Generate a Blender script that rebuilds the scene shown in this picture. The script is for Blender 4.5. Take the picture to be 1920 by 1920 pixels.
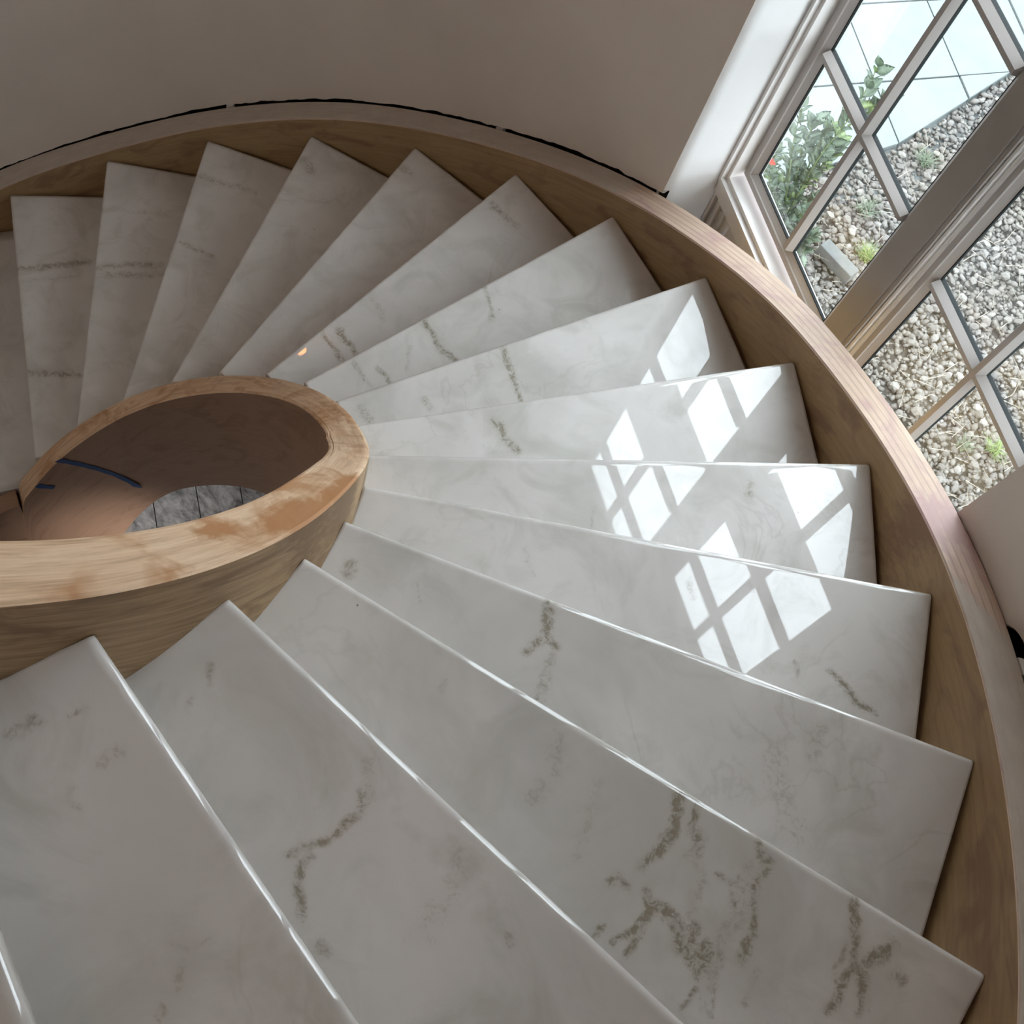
import bpy, bmesh, math, random
from mathutils import Vector, Matrix, noise
for o in list(bpy.data.objects): bpy.data.objects.remove(o, do_unlink=True)
scene = bpy.context.scene
R_ = math.radians
# ------------------------------------------------------------------ camera
ROT = Matrix(((0.6127017906, 0.7698999084, 0.1784674951),
              (-0.7665322474, 0.5239341439, 0.3713776063),
              (0.1924183708, -0.3643448145, 0.9111684952)))      # world -> camera
CAM = Vector((1.0070745, -0.0841977, 1.0186818))
cd = bpy.data.cameras.new('camera'); cam = bpy.data.objects.new('camera', cd)
scene.collection.objects.link(cam)
M = ROT.transposed().to_4x4(); M.translation = CAM
cam.matrix_world = M
cd.sensor_width = 36; cd.sensor_fit = 'HORIZONTAL'; cd.lens = 2410.8 / 1920 * 36
cd.clip_start = 0.02; cd.clip_end = 200
scene.camera = cam
# ------------------------------------------------------------------ world, lights, exposure
SKY = 10.8
w = bpy.data.worlds.new('world'); scene.world = w; w.use_nodes = True
bg = w.node_tree.nodes['Background']
bg.inputs['Color'].default_value = (0.88, 0.92, 1.0, 1); bg.inputs['Strength'].default_value = SKY
def area(name, loc, size, power, col, target=None):
    l = bpy.data.lights.new(name, 'AREA'); l.shape = 'DISK'; l.size = size; l.energy = power; l.color = col
    o = bpy.data.objects.new(name, l); scene.collection.objects.link(o); o.location = loc
    d = Vector(target or (loc[0], loc[1], loc[2] - 1)) - Vector(loc)
    o.rotation_euler = d.to_track_quat('-Z', 'Y').to_euler()
    return o
area('ceiling_fill', (0, 0, 2.97), 2.7, 4.0, (1, 0.74, 0.58))  # added warm fill under the ceiling, not a fixture
a1 = area('landing_fill', (1.22, -0.72, 2.6), 0.5, 0.4, (1, 0.84, 0.74), (-0.8, 0.9, -1.8)); a1.data.spread = math.radians(75)  # added fill behind the camera, aimed at the far left treads
a3 = area('well_floor_fill', (0.8, -0.35, -2.45), 0.2, 0.8, (1, 0.97, 0.95), (-0.45, 0.5, -2.92)); a3.data.spread = math.radians(34)  # added narrow fill to brighten the floor below the well
a2 = area('lower_hall_fill', (0.3, -1.1, -0.9), 0.8, 2.2, (1, 0.86, 0.76), (-0.4, 0.6, -2.4))  # added fill below the upper flight to lift the dark well lining
vs = scene.view_settings
vs.view_transform = 'Standard'; vs.look = 'None'; vs.gamma = 1; vs.exposure = 0.0; vs.use_curve_mapping = False
scene.display_settings.display_device = 'sRGB'

# ------------------------------------------------------------------ helpers
C = scene.collection
def obj(name, me, mat=None, parent=None):
    o = bpy.data.objects.new(name, me); C.objects.link(o)
    if mat is not None and not me.materials: me.materials.append(mat)
    if parent is not None: o.parent = parent
    return o
def mesh(name, verts, faces, smooth=False, mats=None, fm=None):
    me = bpy.data.meshes.new(name); me.from_pydata([tuple(v) for v in verts], [], faces)
    if mats:
        for m in mats: me.materials.append(m)
    if fm: me.polygons.foreach_set('material_index', fm)
    if smooth: me.polygons.foreach_set('use_smooth', [True] * len(me.polygons))
    me.update(); return me
def fixn(me):
    b = bmesh.new(); b.from_mesh(me); bmesh.ops.recalc_face_normals(b, faces=b.faces); b.to_mesh(me); b.free(); return me
def empty(name, loc=(0, 0, 0)):
    o = bpy.data.objects.new(name, None); C.objects.link(o); o.location = loc; o.empty_display_size = 0.1; return o
def tag(o, label=None, cat=None, group=None, kind=None):
    if label: o['label'] = label
    if cat: o['category'] = cat
    if group: o['group'] = group
    if kind: o['kind'] = kind
    return o
def boxes(name, L, mat, parent=None, bevel=0, frame=None):
    """list of (x0,x1,y0,y1,z0,z1) in a frame (function) -> one mesh"""
    vs_, fs = [], []
    f = frame or (lambda a, b, c: (a, b, c))
    for (a0, a1, b0, b1, c0, c1) in L:
        i = len(vs_)
        for a in (a0, a1):
            for b in (b0, b1):
                for c in (c0, c1): vs_.append(f(a, b, c))
        for q in ((0, 1, 3, 2), (4, 6, 7, 5), (0, 4, 5, 1), (2, 3, 7, 6), (0, 2, 6, 4), (1, 5, 7, 3)):
            fs.append([i + k for k in q])
    me = fixn(mesh(name, vs_, fs))
    if bevel:
        b = bmesh.new(); b.from_mesh(me)
        bmesh.ops.bevel(b, geom=b.edges[:], offset=bevel, segments=2, affect='EDGES', profile=0.5)
        b.to_mesh(me); b.free()
    return obj(name, me, mat, parent)
def lerp(a, b, t): return a + (b - a) * t
def interp(T, x):
    if x <= T[0][0]: return T[0][1]
    for (a, u), (b, v) in zip(T, T[1:]):
        if x <= b: return lerp(u, v, (x - a) / (b - a))
    return T[-1][1]

# ------------------------------------------------------------------ materials
def newmat(name):
    m = bpy.data.materials.new(name); m.use_nodes = True
    nt = m.node_tree; b = nt.nodes['Principled BSDF']; return m, nt, b
class N:
    def __init__(s, nt): s.nt = nt
    def n(s, t, ins=None, **k):
        x = s.nt.nodes.new(t)
        for a, v in k.items(): setattr(x, a, v)
        for a, v in (ins or {}).items():
            if isinstance(v, bpy.types.NodeSocket): s.nt.links.new(v, x.inputs[a])
            else: x.inputs[a].default_value = v
        return x
    def l(s, a, b): s.nt.links.new(a, b)
    def ramp(s, fac, stops):
        r = s.n('ShaderNodeValToRGB', {'Fac': fac}); e = r.color_ramp.elements
        while len(e) < len(stops): e.new(0.5)
        for i, (p, c) in enumerate(stops):
            e[i].position = p; e[i].color = (*c, 1) if len(c) == 3 else c
        return r.outputs['Color']
    def mix(s, fac, a, b, mode='MIX'):
        x = s.n('ShaderNodeMix', data_type='RGBA', blend_type=mode)
        for i, v in ((0, fac), (6, a), (7, b)):
            if isinstance(v, bpy.types.NodeSocket): s.l(v, x.inputs[i])
            else: x.inputs[i].default_value = v if i == 0 else (*v, 1)
        return x.outputs[2]
    def math(s, op, a, b=0.0, c=0.0, clamp=False):
        x = s.n('ShaderNodeMath', operation=op, use_clamp=clamp)
        for i, v in enumerate((a, b, c)):
            if isinstance(v, bpy.types.NodeSocket): s.l(v, x.inputs[i])
            else: x.inputs[i].default_value = v
        return x.outputs[0]
    def noise(s, vec, scale, detail=4, rough=0.5, dist=0.0):
        x = s.n('ShaderNodeTexNoise', {'Scale': scale, 'Detail': detail, 'Roughness': rough, 'Distortion': dist})
        if vec is not None: s.l(vec, x.inputs['Vector'])
        return x.outputs['Fac']
    def mapping(s, vec, scale=(1, 1, 1), loc=(0, 0, 0), rot=(0, 0, 0)):
        x = s.n('ShaderNodeMapping', {'Scale': scale, 'Location': loc, 'Rotation': rot}); s.l(vec, x.inputs['Vector']); return x.outputs[0]
    def bump(s, h, strength, dist, b):
        x = s.n('ShaderNodeBump', {'Strength': strength, 'Distance': dist, 'Height': h}); s.l(x.outputs[0], b.inputs['Normal'])

def marble_mat():
    m, nt, b = newmat('polished_marble'); g = N(nt)
    tc = g.n('ShaderNodeNewGeometry').outputs['Position']
    at = g.n('ShaderNodeAttribute', attribute_name='vein').outputs['Fac']
    sd = g.n('ShaderNodeAttribute', attribute_name='seed').outputs['Fac']
    off = g.n('ShaderNodeCombineXYZ', {'X': g.math('MULTIPLY', sd, 7.3), 'Y': g.math('MULTIPLY', sd, 3.1), 'Z': 0.0}).outputs[0]
    p = g.n('ShaderNodeVectorMath', {0: tc, 1: off}, operation='ADD').outputs[0]
    cloud = g.noise(p, 4.2, 4, 0.55, 0.6)
    cloud2 = g.noise(g.mapping(p, (1, 1, 1), (3, 1, 5)), 9, 5, 0.6, 1.0)
    base = g.ramp(cloud, [(0.3, (0.62, 0.60, 0.57)), (0.5, (0.73, 0.705, 0.68)), (0.68, (0.80, 0.775, 0.755))])
    base = g.mix(g.math('MULTIPLY', g.ramp(cloud2, [(0.50, (0, 0, 0)), (0.68, (1, 1, 1))]), 0.6), base, (0.56, 0.545, 0.50))
    # thin faint natural veining everywhere
    v1 = g.n('ShaderNodeTexNoise', {'Scale': 3.0, 'Detail': 6.0, 'Roughness': 0.55, 'Distortion': 1.2, 'Vector': g.mapping(p, (1, 1.0, 1), (9, 2, 2))}).outputs['Fac']
    ridge = g.math('ABSOLUTE', g.math('SUBTRACT', v1, 0.5))
    line = g.ramp(ridge, [(0.0, (1, 1, 1)), (0.012, (0, 0, 0))])
    patch = g.ramp(g.noise(g.mapping(p, (1, 1, 1), (1, 7, 3)), 3.0, 2), [(0.5, (0, 0, 0)), (0.66, (1, 1, 1))])
    base = g.mix(g.math('MULTIPLY', g.math('MULTIPLY', line, patch), 0.20), base, (0.36, 0.34, 0.28))
    # painted veins: soft mask broken up by fine noise
    fine = g.noise(p, 85, 5, 0.65, 0.8)
    med = g.noise(p, 26, 4, 0.6, 0.5)
    th = g.math('ADD', g.math('MULTIPLY', fine, 0.75), g.math('MULTIPLY', med, 0.5))
    rg = g.math('ABSOLUTE', g.math('SUBTRACT', g.noise(g.mapping(p, (1, 1, 1), (2, 8, 1)), 38, 5, 0.6, 1.6), 0.5))
    fil = g.math('SUBTRACT', 1.0, g.math('MULTIPLY', rg, 9.0), clamp=True)
    rg2 = g.math('ABSOLUTE', g.math('SUBTRACT', g.noise(g.mapping(p, (1, 1, 1), (5, 1, 1)), 95, 4, 0.6, 1.2), 0.5))
    fil2 = g.math('SUBTRACT', 1.0, g.math('MULTIPLY', rg2, 8.0), clamp=True)
    gate = g.n('ShaderNodeMapRange', {0: fine, 1: 0.40, 2: 0.60, 3: 0.15, 4: 1.0}).outputs[0]
    k = g.math('MULTIPLY', g.math('MULTIPLY', at, g.math('ADD', 0.22, g.math('ADD', g.math('MULTIPLY', fil, 0.75), g.math('MULTIPLY', fil2, 0.55)))), gate)
    k = g.math('MULTIPLY', g.math('SUBTRACT', k, 0.08), 1.75, clamp=True)
    soft = g.math('MULTIPLY', at, 0.38, clamp=True)
    base = g.mix(soft, base, (0.38, 0.37, 0.29))
    base = g.mix(g.math('MULTIPLY', k, 0.8), base, g.mix(g.math('MULTIPLY', fine, 1.3, clamp=True), (0.10, 0.085, 0.055), (0.34, 0.29, 0.21)))
    # tiny dark pits
    vo = g.n('ShaderNodeTexVoronoi', {'Scale': 26.0, 'Vector': p}).outputs['Distance']
    pit = g.ramp(vo, [(0.0, (1, 1, 1)), (0.028, (1, 1, 1)), (0.045, (0, 0, 0))])
    sel = g.ramp(g.noise(p, 11, 2), [(0.58, (0, 0, 0)), (0.62, (1, 1, 1))])
    base = g.mix(g.math('MULTIPLY', g.math('MULTIPLY', pit, sel), 0.75), base, (0.12, 0.11, 0.10))
    g.l(base, b.inputs['Base Color'])
    b.inputs['Roughness'].default_value = 0.02; b.inputs['IOR'].default_value = 1.6
    b.inputs['Specular IOR Level'].default_value = 0.62
    return m
def wood_mat(name, c_dark, c_mid, c_light, stain=None, rough=0.55, ply=False, spec=0.3, grain=1.0):
    m, nt, b = newmat(name); g = N(nt)
    uv = g.n('ShaderNodeUVMap', uv_map='uv').outputs[0]
    gr = g.noise(g.mapping(uv, (3.0, 55, 1)), 2.0, 6, 0.6, 0.5)
    gr2 = g.noise(g.mapping(uv, (9, 320, 1)), 1.5, 4, 0.6)
    f = g.math('ADD', g.math('MULTIPLY', gr, 0.65), g.math('MULTIPLY', gr2, 0.35))
    col = g.ramp(f, [(0.5 - 0.16 * grain, c_dark), (0.5, c_mid), (0.5 + 0.14 * grain, c_light)])
    blot = g.noise(g.mapping(uv, (2.2, 5, 1), (4, 3, 0)), 2.6, 3, 0.6, 1.0)
    if stain:
        col = g.mix(g.math('MULTIPLY', g.ramp(blot, [(0.52, (0, 0, 0)), (0.66, (1, 1, 1))]), 0.75), col, stain)
    if ply:
        vx = g.n('ShaderNodeSeparateXYZ', {0: uv}).outputs['Y']
        wv = g.math('SINE', g.math('MULTIPLY', vx, 2 * math.pi / 0.0125))
        col = g.mix(g.math('MULTIPLY', g.ramp(wv, [(0.45, (0, 0, 0)), (0.95, (1, 1, 1))]), 0.5), col, tuple(c * 0.55 for c in c_mid))
    at = g.n('ShaderNodeAttribute', attribute_name='stain').outputs['Fac']
    edge = g.noise(g.mapping(uv, (14, 30, 1)), 2.0, 5, 0.65, 0.6)
    sk = g.math('MULTIPLY', g.math('SUBTRACT', g.math('ADD', at, 0.12), edge), 3.0, clamp=True)
    col = g.mix(g.math('MULTIPLY', sk, 0.9), col, stain or c_dark)
    at2 = g.n('ShaderNodeAttribute', attribute_name='smear').outputs['Fac']
    sk2 = g.math('MULTIPLY', g.math('SUBTRACT', g.math('ADD', at2, 0.05), edge), 4.0, clamp=True)
    sm = g.noise(g.mapping(uv, (6, 18, 1)), 3.0, 4, 0.6)
    col = g.mix(g.math('MULTIPLY', sk2, 0.85), col, g.ramp(sm, [(0.3, (0.47, 0.41, 0.35)), (0.7, (0.56, 0.50, 0.43))]))
    g.l(col, b.inputs['Base Color']); b.inputs['Roughness'].default_value = rough
    b.inputs['Specular IOR Level'].default_value = spec
    g.bump(g.math('ADD', gr2, gr), 0.25, 0.001, b)
    return m
def plain(name, col, rough=0.5, var=0.04, scale=6, spec=0.3, bump=0, bscale=60, metallic=0):
    m, nt, b = newmat(name); g = N(nt)
    tc = g.n('ShaderNodeNewGeometry').outputs['Position']
    f = g.noise(tc, scale, 4, 0.55)
    lo = tuple(max(0, c * (1 - var * 2)) for c in col); hi = tuple(min(1, c * (1 + var * 2)) for c in col)
    g.l(g.ramp(f, [(0.3, lo), (0.7, hi)]), b.inputs['Base Color'])
    b.inputs['Roughness'].default_value = rough; b.inputs['Specular IOR Level'].default_value = spec; b.inputs['Metallic'].default_value = metallic
    if bump: g.bump(g.noise(tc, bscale, 4, 0.6), bump, 0.002, b)
    return m
MARBLE = marble_mat()
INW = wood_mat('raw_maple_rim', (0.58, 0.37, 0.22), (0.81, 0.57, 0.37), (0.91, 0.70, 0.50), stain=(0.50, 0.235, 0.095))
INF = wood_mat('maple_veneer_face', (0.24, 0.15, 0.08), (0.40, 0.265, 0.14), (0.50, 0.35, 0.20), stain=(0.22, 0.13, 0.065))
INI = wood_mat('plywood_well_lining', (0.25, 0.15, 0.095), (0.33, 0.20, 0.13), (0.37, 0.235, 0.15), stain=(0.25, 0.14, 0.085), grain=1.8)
OUTW = wood_mat('laminated_ply_edge', (0.42, 0.30, 0.22), (0.58, 0.43, 0.33), (0.66, 0.51, 0.41), stain=(0.45, 0.29, 0.27), ply=True, grain=1.3)
OUTF = wood_mat('pine_stringer_face', (0.27, 0.17, 0.08), (0.38, 0.25, 0.125), (0.44, 0.30, 0.16), stain=(0.25, 0.14, 0.085), grain=1.5)
PLASTER = plain('matt_plaster', (0.74, 0.66, 0.59), 0.85, 0.025, 3, 0.15, 0.1, 90)
CEIL = plain('ceiling_paint', (0.7, 0.68, 0.66), 0.9, 0.01)
TRIM = plain('painted_trim', (0.72, 0.70, 0.68), 0.3, 0.015, 5, 0.5)
REVEALM = plain('painted_reveal', (0.74, 0.73, 0.72), 0.7, 0.02, 3, 0.2)
SASH = plain('taupe_sash_paint', (0.42, 0.39, 0.37), 0.35, 0.02, 5, 0.5)
POSTM = plain('backlit_post_taupe', (0.33, 0.30, 0.27), 0.4, 0.03, 5, 0.4)  # darkness of the backlit post face put into the base colour
SPACER = plain('dark_spacer', (0.012, 0.014, 0.014), 0.6, 0.02, 5, 0.1)
DARK = plain('gap_shade', (0.02, 0.017, 0.015), 0.9, 0.05, 20, 0.1)
TAPE = plain('blue_tape_paper', (0.012, 0.06, 0.20), 0.6, 0.05, 30, 0.2)
CAULK = plain('adhesive_bead', (0.11, 0.075, 0.045), 0.7, 0.1, 40)
def glass_mat():
    m = bpy.data.materials.new('window_glass'); m.use_nodes = True; nt = m.node_tree; nt.nodes.clear(); g = N(nt)
    out = g.n('ShaderNodeOutputMaterial'); t = g.n('ShaderNodeBsdfTransparent', {'Color': (0.93, 0.97, 0.96, 1)})
    gl = g.n('ShaderNodeBsdfGlossy', {'Color': (1, 1, 1, 1), 'Roughness': 0.0})
    fc = g.n('ShaderNodeLayerWeight', {'Blend': 0.5}).outputs['Facing']
    fr = g.math('ADD', 0.09, g.math('MULTIPLY', g.math('POWER', fc, 5.0), 0.85))
    mx = g.n('ShaderNodeMixShader', {0: fr}); g.l(t.outputs[0], mx.inputs[1]); g.l(gl.outputs[0], mx.inputs[2])
    g.l(mx.outputs[0], out.inputs['Surface']); return m
GLASS = glass_mat()
# ------------------------------------------------------------------ stair geometry (measured)
H = 0.17; PITCH = H / 11.038                       # drop per degree
def poly(c, x):
    r = 0.0
    for k in c: r = r * x + k
    return r
CI = (0.28226241, -1.05139696, 1.234605, -0.44758631, -0.00793564, 0.68197596)
CO = (0.02294532, -0.0610075, 1.55186021)
def rin(t): return poly(CI, min(max(t, -3), 158) / 100)
def rout(t): return poly(CO, min(max(t, 20), 155) / 100)
TIN = [-1.55, 9.43, 20.3, 30.99, 42.01, 52.92, 64.37, 75.75, 87.24, 98.19, 109.8, 120.99, 132.37, 143.88, 155.36]
TOUT = [-1.1, 10.0, 21.14, 32.13, 43.17, 54.11, 65.04, 76.47, 87.54, 98.55, 109.64, 120.92, 132.18, 143.3, 154.48]
def tin(k): return TIN[k] if 0 <= k <= 14 else (TIN[0] + 11.04 * k + 1.1 if k < 0 else TIN[14] + 11.3 * (k - 14))
def tout(k): return TOUT[k] if 0 <= k <= 14 else (TOUT[0] + 11.1 * k + 1.1 if k < 0 else TOUT[14] + 11.15 * (k - 14))
HIN = [(-70, .06), (-5.7, .057), (0, .066), (8, .070), (25, .074), (32, .078), (42, .045), (52, .005), (60, -.02), (70, -.024), (81, -.027), (95, -.033), (104, -.032), (113, -.026), (121, -.013), (133, .001), (144, .009), (150, .006), (155, -.003), (161, -.043)]
HOUT = [(-70, .055), (19, .054), (25, .047), (34, .041), (45, .045), (55, .041), (62, .043), (70, .058), (77, .055), (88, .061), (103, .055), (118, .066), (131, .052), (143, .033), (155, .045), (200, .045)]
def sm(T, x, wd=5): return (interp(T, x - wd) + interp(T, x - wd / 2) + interp(T, x) + interp(T, x + wd / 2) + interp(T, x + wd)) / 5
def hz(t, h): return -t * PITCH + h
def pol(r, t, z): a = R_(t); return Vector((r * math.cos(a), r * math.sin(a), z))

stair = empty('curved_staircase', (0, 0, -2.89))
tag(stair, 'curved white marble staircase with raw wood stringers winding down around an open well', 'staircase')
def child(name, me, mat=None, label=None):
    o = obj(name, me, mat); o.parent = stair; o.matrix_parent_inverse = Matrix.Translation((0, 0, 2.89))
    if label: o['label'] = label
    return o
VEINS = [
  (2, [(1.0854, 0.4055), (1.1097, 0.3761), (1.1158, 0.3471), (1.1193, 0.3215)], 0.0027, 1),
  (2, [(1.1079, 0.4097), (1.1224, 0.3911), (1.1353, 0.3941), (1.1462, 0.3779)], 0.0021, 0.8),
  (2, [(1.178, 0.4441), (1.1903, 0.436), (1.2001, 0.4359), (1.2067, 0.4142), (1.2276, 0.3892), (1.2427, 0.3647), (1.2566, 0.3479)], 0.0021, 0.9),
  (2, [(1.1081, 0.2853), (1.1092, 0.2957), (1.1229, 0.2931)], 0.002, 0.6),
  (2, [(1.143, 0.3095), (1.1563, 0.3011), (1.1604, 0.2777), (1.1605, 0.2588), (1.1579, 0.2469)], 0.0018, 0.9),
  (2, [(1.1587, 0.3043), (1.1671, 0.2803), (1.171, 0.2603), (1.1731, 0.2503)], 0.0015, 0.7),
  (2, [(1.1596, 0.3089), (1.1735, 0.3138), (1.19, 0.3132), (1.2061, 0.302)], 0.0032, 1),
  (2, [(1.1997, 0.3302), (1.2136, 0.3039), (1.2273, 0.3002), (1.2262, 0.3089), (1.2177, 0.3281), (1.2254, 0.3251), (1.2379, 0.2984)], 0.0024, 0.85),
  (2, [(1.1748, 0.3834), (1.1938, 0.3855), (1.1913, 0.3959)], 0.0021, 0.55),
  (2, [(1.2008, 0.3767), (1.206, 0.3719)], 0.0018, 0.7),
  (2, [(1.1357, 0.2492), (1.1394, 0.2402)], 0.0017, 0.8),
  (2, [(1.2457, 0.2891), (1.2504, 0.2742), (1.2549, 0.2619)], 0.0012, 0.8),
  (2, [(1.2294, 0.3388), (1.2581, 0.3073), (1.2737, 0.2855)], 0.0015, 0.4),
  (2, [(1.2905, 0.4899), (1.3123, 0.4658), (1.3401, 0.4409), (1.3392, 0.4242), (1.342, 0.4089), (1.3504, 0.3884)], 0.0022, 1),
  (2, [(1.3452, 0.4887), (1.3469, 0.4715), (1.3487, 0.4484), (1.3567, 0.4337), (1.3722, 0.4159)], 0.0031, 0.9),
  (2, [(1.3704, 0.4701), (1.3787, 0.4711)], 0.0028, 0.5),
  (2, [(1.3153, 0.4502), (1.3268, 0.4204), (1.341, 0.4009)], 0.0012, 0.5),
  (2, [(1.2724, 0.3509), (1.2894, 0.3178)], 0.0015, 0.4),
  (2, [(1.138, 0.3717), (1.1695, 0.3674), (1.1908, 0.3327)], 0.003, 0.25),
  (2, [(1.1862, 0.4167), (1.2134, 0.3797), (1.2369, 0.3226), (1.2607, 0.2857)], 0.0042, 0.28),
  (2, [(0.9559, 0.3379), (0.9848, 0.3059), (0.9892, 0.2701)], 0.0053, 0.25),
  (2, [(0.8338, 0.2757), (0.841, 0.2673)], 0.0015, 0.5),
  (2, [(1.0215, 0.339), (1.0535, 0.297), (1.0635, 0.2736)], 0.0035, 0.2),
  (3, [(0.8113, 0.4922), (0.8383, 0.457), (0.8606, 0.4583)], 0.0027, 0.9),
  (3, [(0.8383, 0.457), (0.8433, 0.4222)], 0.0024, 0.7),
  (3, [(0.8665, 0.4428), (0.8917, 0.4135), (0.8995, 0.3899)], 0.0034, 0.4),
  (3, [(0.6193, 0.3146), (0.6338, 0.3008)], 0.003, 0.5),
  (3, [(0.6885, 0.3667), (0.713, 0.3526)], 0.0013, 0.3),
  (3, [(1.1309, 0.6035), (1.1624, 0.5788), (1.218, 0.555)], 0.0091, 0.26),
  (3, [(1.1472, 0.6716), (1.1634, 0.6361)], 0.0043, 0.3),
  (3, [(1.1227, 0.5586), (1.1436, 0.5206)], 0.0069, 0.15),
  (4, [(1.0613, 0.7948), (1.0901, 0.7808)], 0.0016, 0.4),
  (4, [(1.1066, 0.8279), (1.1289, 0.8278), (1.1527, 0.8272), (1.1663, 0.8286), (1.1899, 0.8384)], 0.0018, 1),
  (4, [(0.8781, 0.7456), (0.9042, 0.7331)], 0.002, 0.5),
  (4, [(0.9352, 0.8201), (0.9477, 0.8164)], 0.0012, 0.5),
  (4, [(0.7047, 0.5751), (0.7398, 0.5618)], 0.0027, 0.2),
  (1, [(0.8941, 0.1012), (0.9073, 0.0869), (0.9085, 0.0625), (0.9024, 0.0436), (0.904, 0.0173)], 0.0018, 0.7),
  (1, [(0.9123, 0.0343), (0.9174, 0.0244), (0.9293, 0.0098), (0.9518, -0.0014)], 0.002, 0.7),
  (1, [(0.977, -0.0029), (0.9858, -0.0023)], 0.003, 0.45),
  (1, [(0.7152, 0.0579), (0.7306, 0.0448)], 0.0015, 0.4),
  (1, [(0.7306, 0.0277), (0.7382, 0.0171)], 0.0013, 0.35),
  (1, [(0.9903, 0.1417), (1.0177, 0.1085), (1.0248, 0.0731)], 0.0055, 0.22),
  (1, [(1.0735, 0.1323), (1.0812, 0.1274)], 0.0015, 0.5),
  (1, [(0.8738, 0.1311), (0.8995, 0.1003)], 0.005, 0.2),
  (0, [(0.7285, -0.0542), (0.7285, -0.0726)], 0.0009, 0.45),
  (0, [(0.7174, -0.1087), (0.7187, -0.093)], 0.0031, 0.45),
  (0, [(0.7771, -0.0937), (0.7847, -0.1001), (0.7915, -0.0976)], 0.0015, 0.4),
  (0, [(0.7706, -0.0549), (0.7734, -0.0682)], 0.0026, 0.35),
  (0, [(0.9305, -0.0979), (0.9452, -0.1088)], 0.0017, 0.3),
  (0, [(0.9177, -0.0963), (0.931, -0.0732)], 0.0017, 0.25),
  (0, [(0.9483, -0.1339), (0.9461, -0.128)], 0.0015, 0.5),
  (6, [(0.4164, 0.8151), (0.4358, 0.8158), (0.4618, 0.8076), (0.4924, 0.8103)], 0.0029, 0.75),
  (5, [(0.6821, 0.7814), (0.7055, 0.7583)], 0.0013, 0.4),
  (5, [(0.8007, 1.032), (0.8154, 1.0108)], 0.0027, 0.5),
  (7, [(0.2518, 1.0054), (0.2804, 0.9924), (0.3204, 0.9756), (0.3626, 0.961)], 0.0024, 0.9),
  (7, [(0.2008, 0.6856), (0.239, 0.6903)], 0.0036, 0.5),
  (7, [(0.2561, 0.8049), (0.2801, 0.7997)], 0.0026, 0.4),
  (8, [(0.0544, 0.9847), (0.1062, 0.977), (0.1344, 0.9712), (0.1627, 0.9796)], 0.0029, 1),
  (8, [(0.0553, 1.1492), (0.1273, 1.1091)], 0.0024, 0.5),
  (8, [(0.0515, 0.7985), (0.0886, 0.7961), (0.1227, 0.7985)], 0.0022, 0.6),
  (8, [(0.0892, 0.8313), (0.1294, 0.836)], 0.0022, 0.7),
  (8, [(0.0874, 0.9216), (0.125, 0.8865)], 0.0023, 0.3),
  (9, [(-0.1005, 0.8839), (-0.0672, 0.8804), (-0.0282, 0.8786)], 0.0031, 0.8),
  (9, [(-0.1158, 0.8424), (-0.085, 0.8451), (-0.0407, 0.8468), (-0.0093, 0.846)], 0.0024, 0.7),
  (9, [(-0.1845, 1.39), (-0.1047, 1.4047)], 0.004, 0.5),
  (9, [(-0.1243, 0.9961), (-0.0663, 0.9836)], 0.0037, 0.3),
  (10, [(-0.4846, 1.3523), (-0.4472, 1.367)], 0.005, 0.4),
  (11, [(-0.7205, 1.2363), (-0.6815, 1.2347)], 0.0052, 0.6),
  (11, [(-0.7994, 1.0373), (-0.7221, 1.068)], 0.003, 0.5),
  (12, [(-0.769, 0.8762), (-0.6894, 0.9247)], 0.003, 0.5),
  (13, [(-0.9233, 0.6896), (-0.8392, 0.8412)], 0.004, 0.5),
  (13, [(-0.8861, 0.7001), (-0.8021, 0.8346)], 0.004, 0.5),
  (13, [(-1.0733, 0.7997), (-0.9663, 0.9584)], 0.0041, 0.25),
  (14, [(-1.1348, 0.5367), (-1.1037, 0.6038), (-1.0453, 0.7252)], 0.0034, 0.7),
  (14, [(-1.0962, 0.5308), (-1.0177, 0.6731)], 0.0034, 0.3),
  (14, [(-0.8257, 0.3952), (-0.7878, 0.4474), (-0.7452, 0.4973)], 0.004, 0.7),
  (12, [(-0.928, 1.0313), (-0.8017, 1.1384)], 0.0039, 0.4),
]

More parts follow.
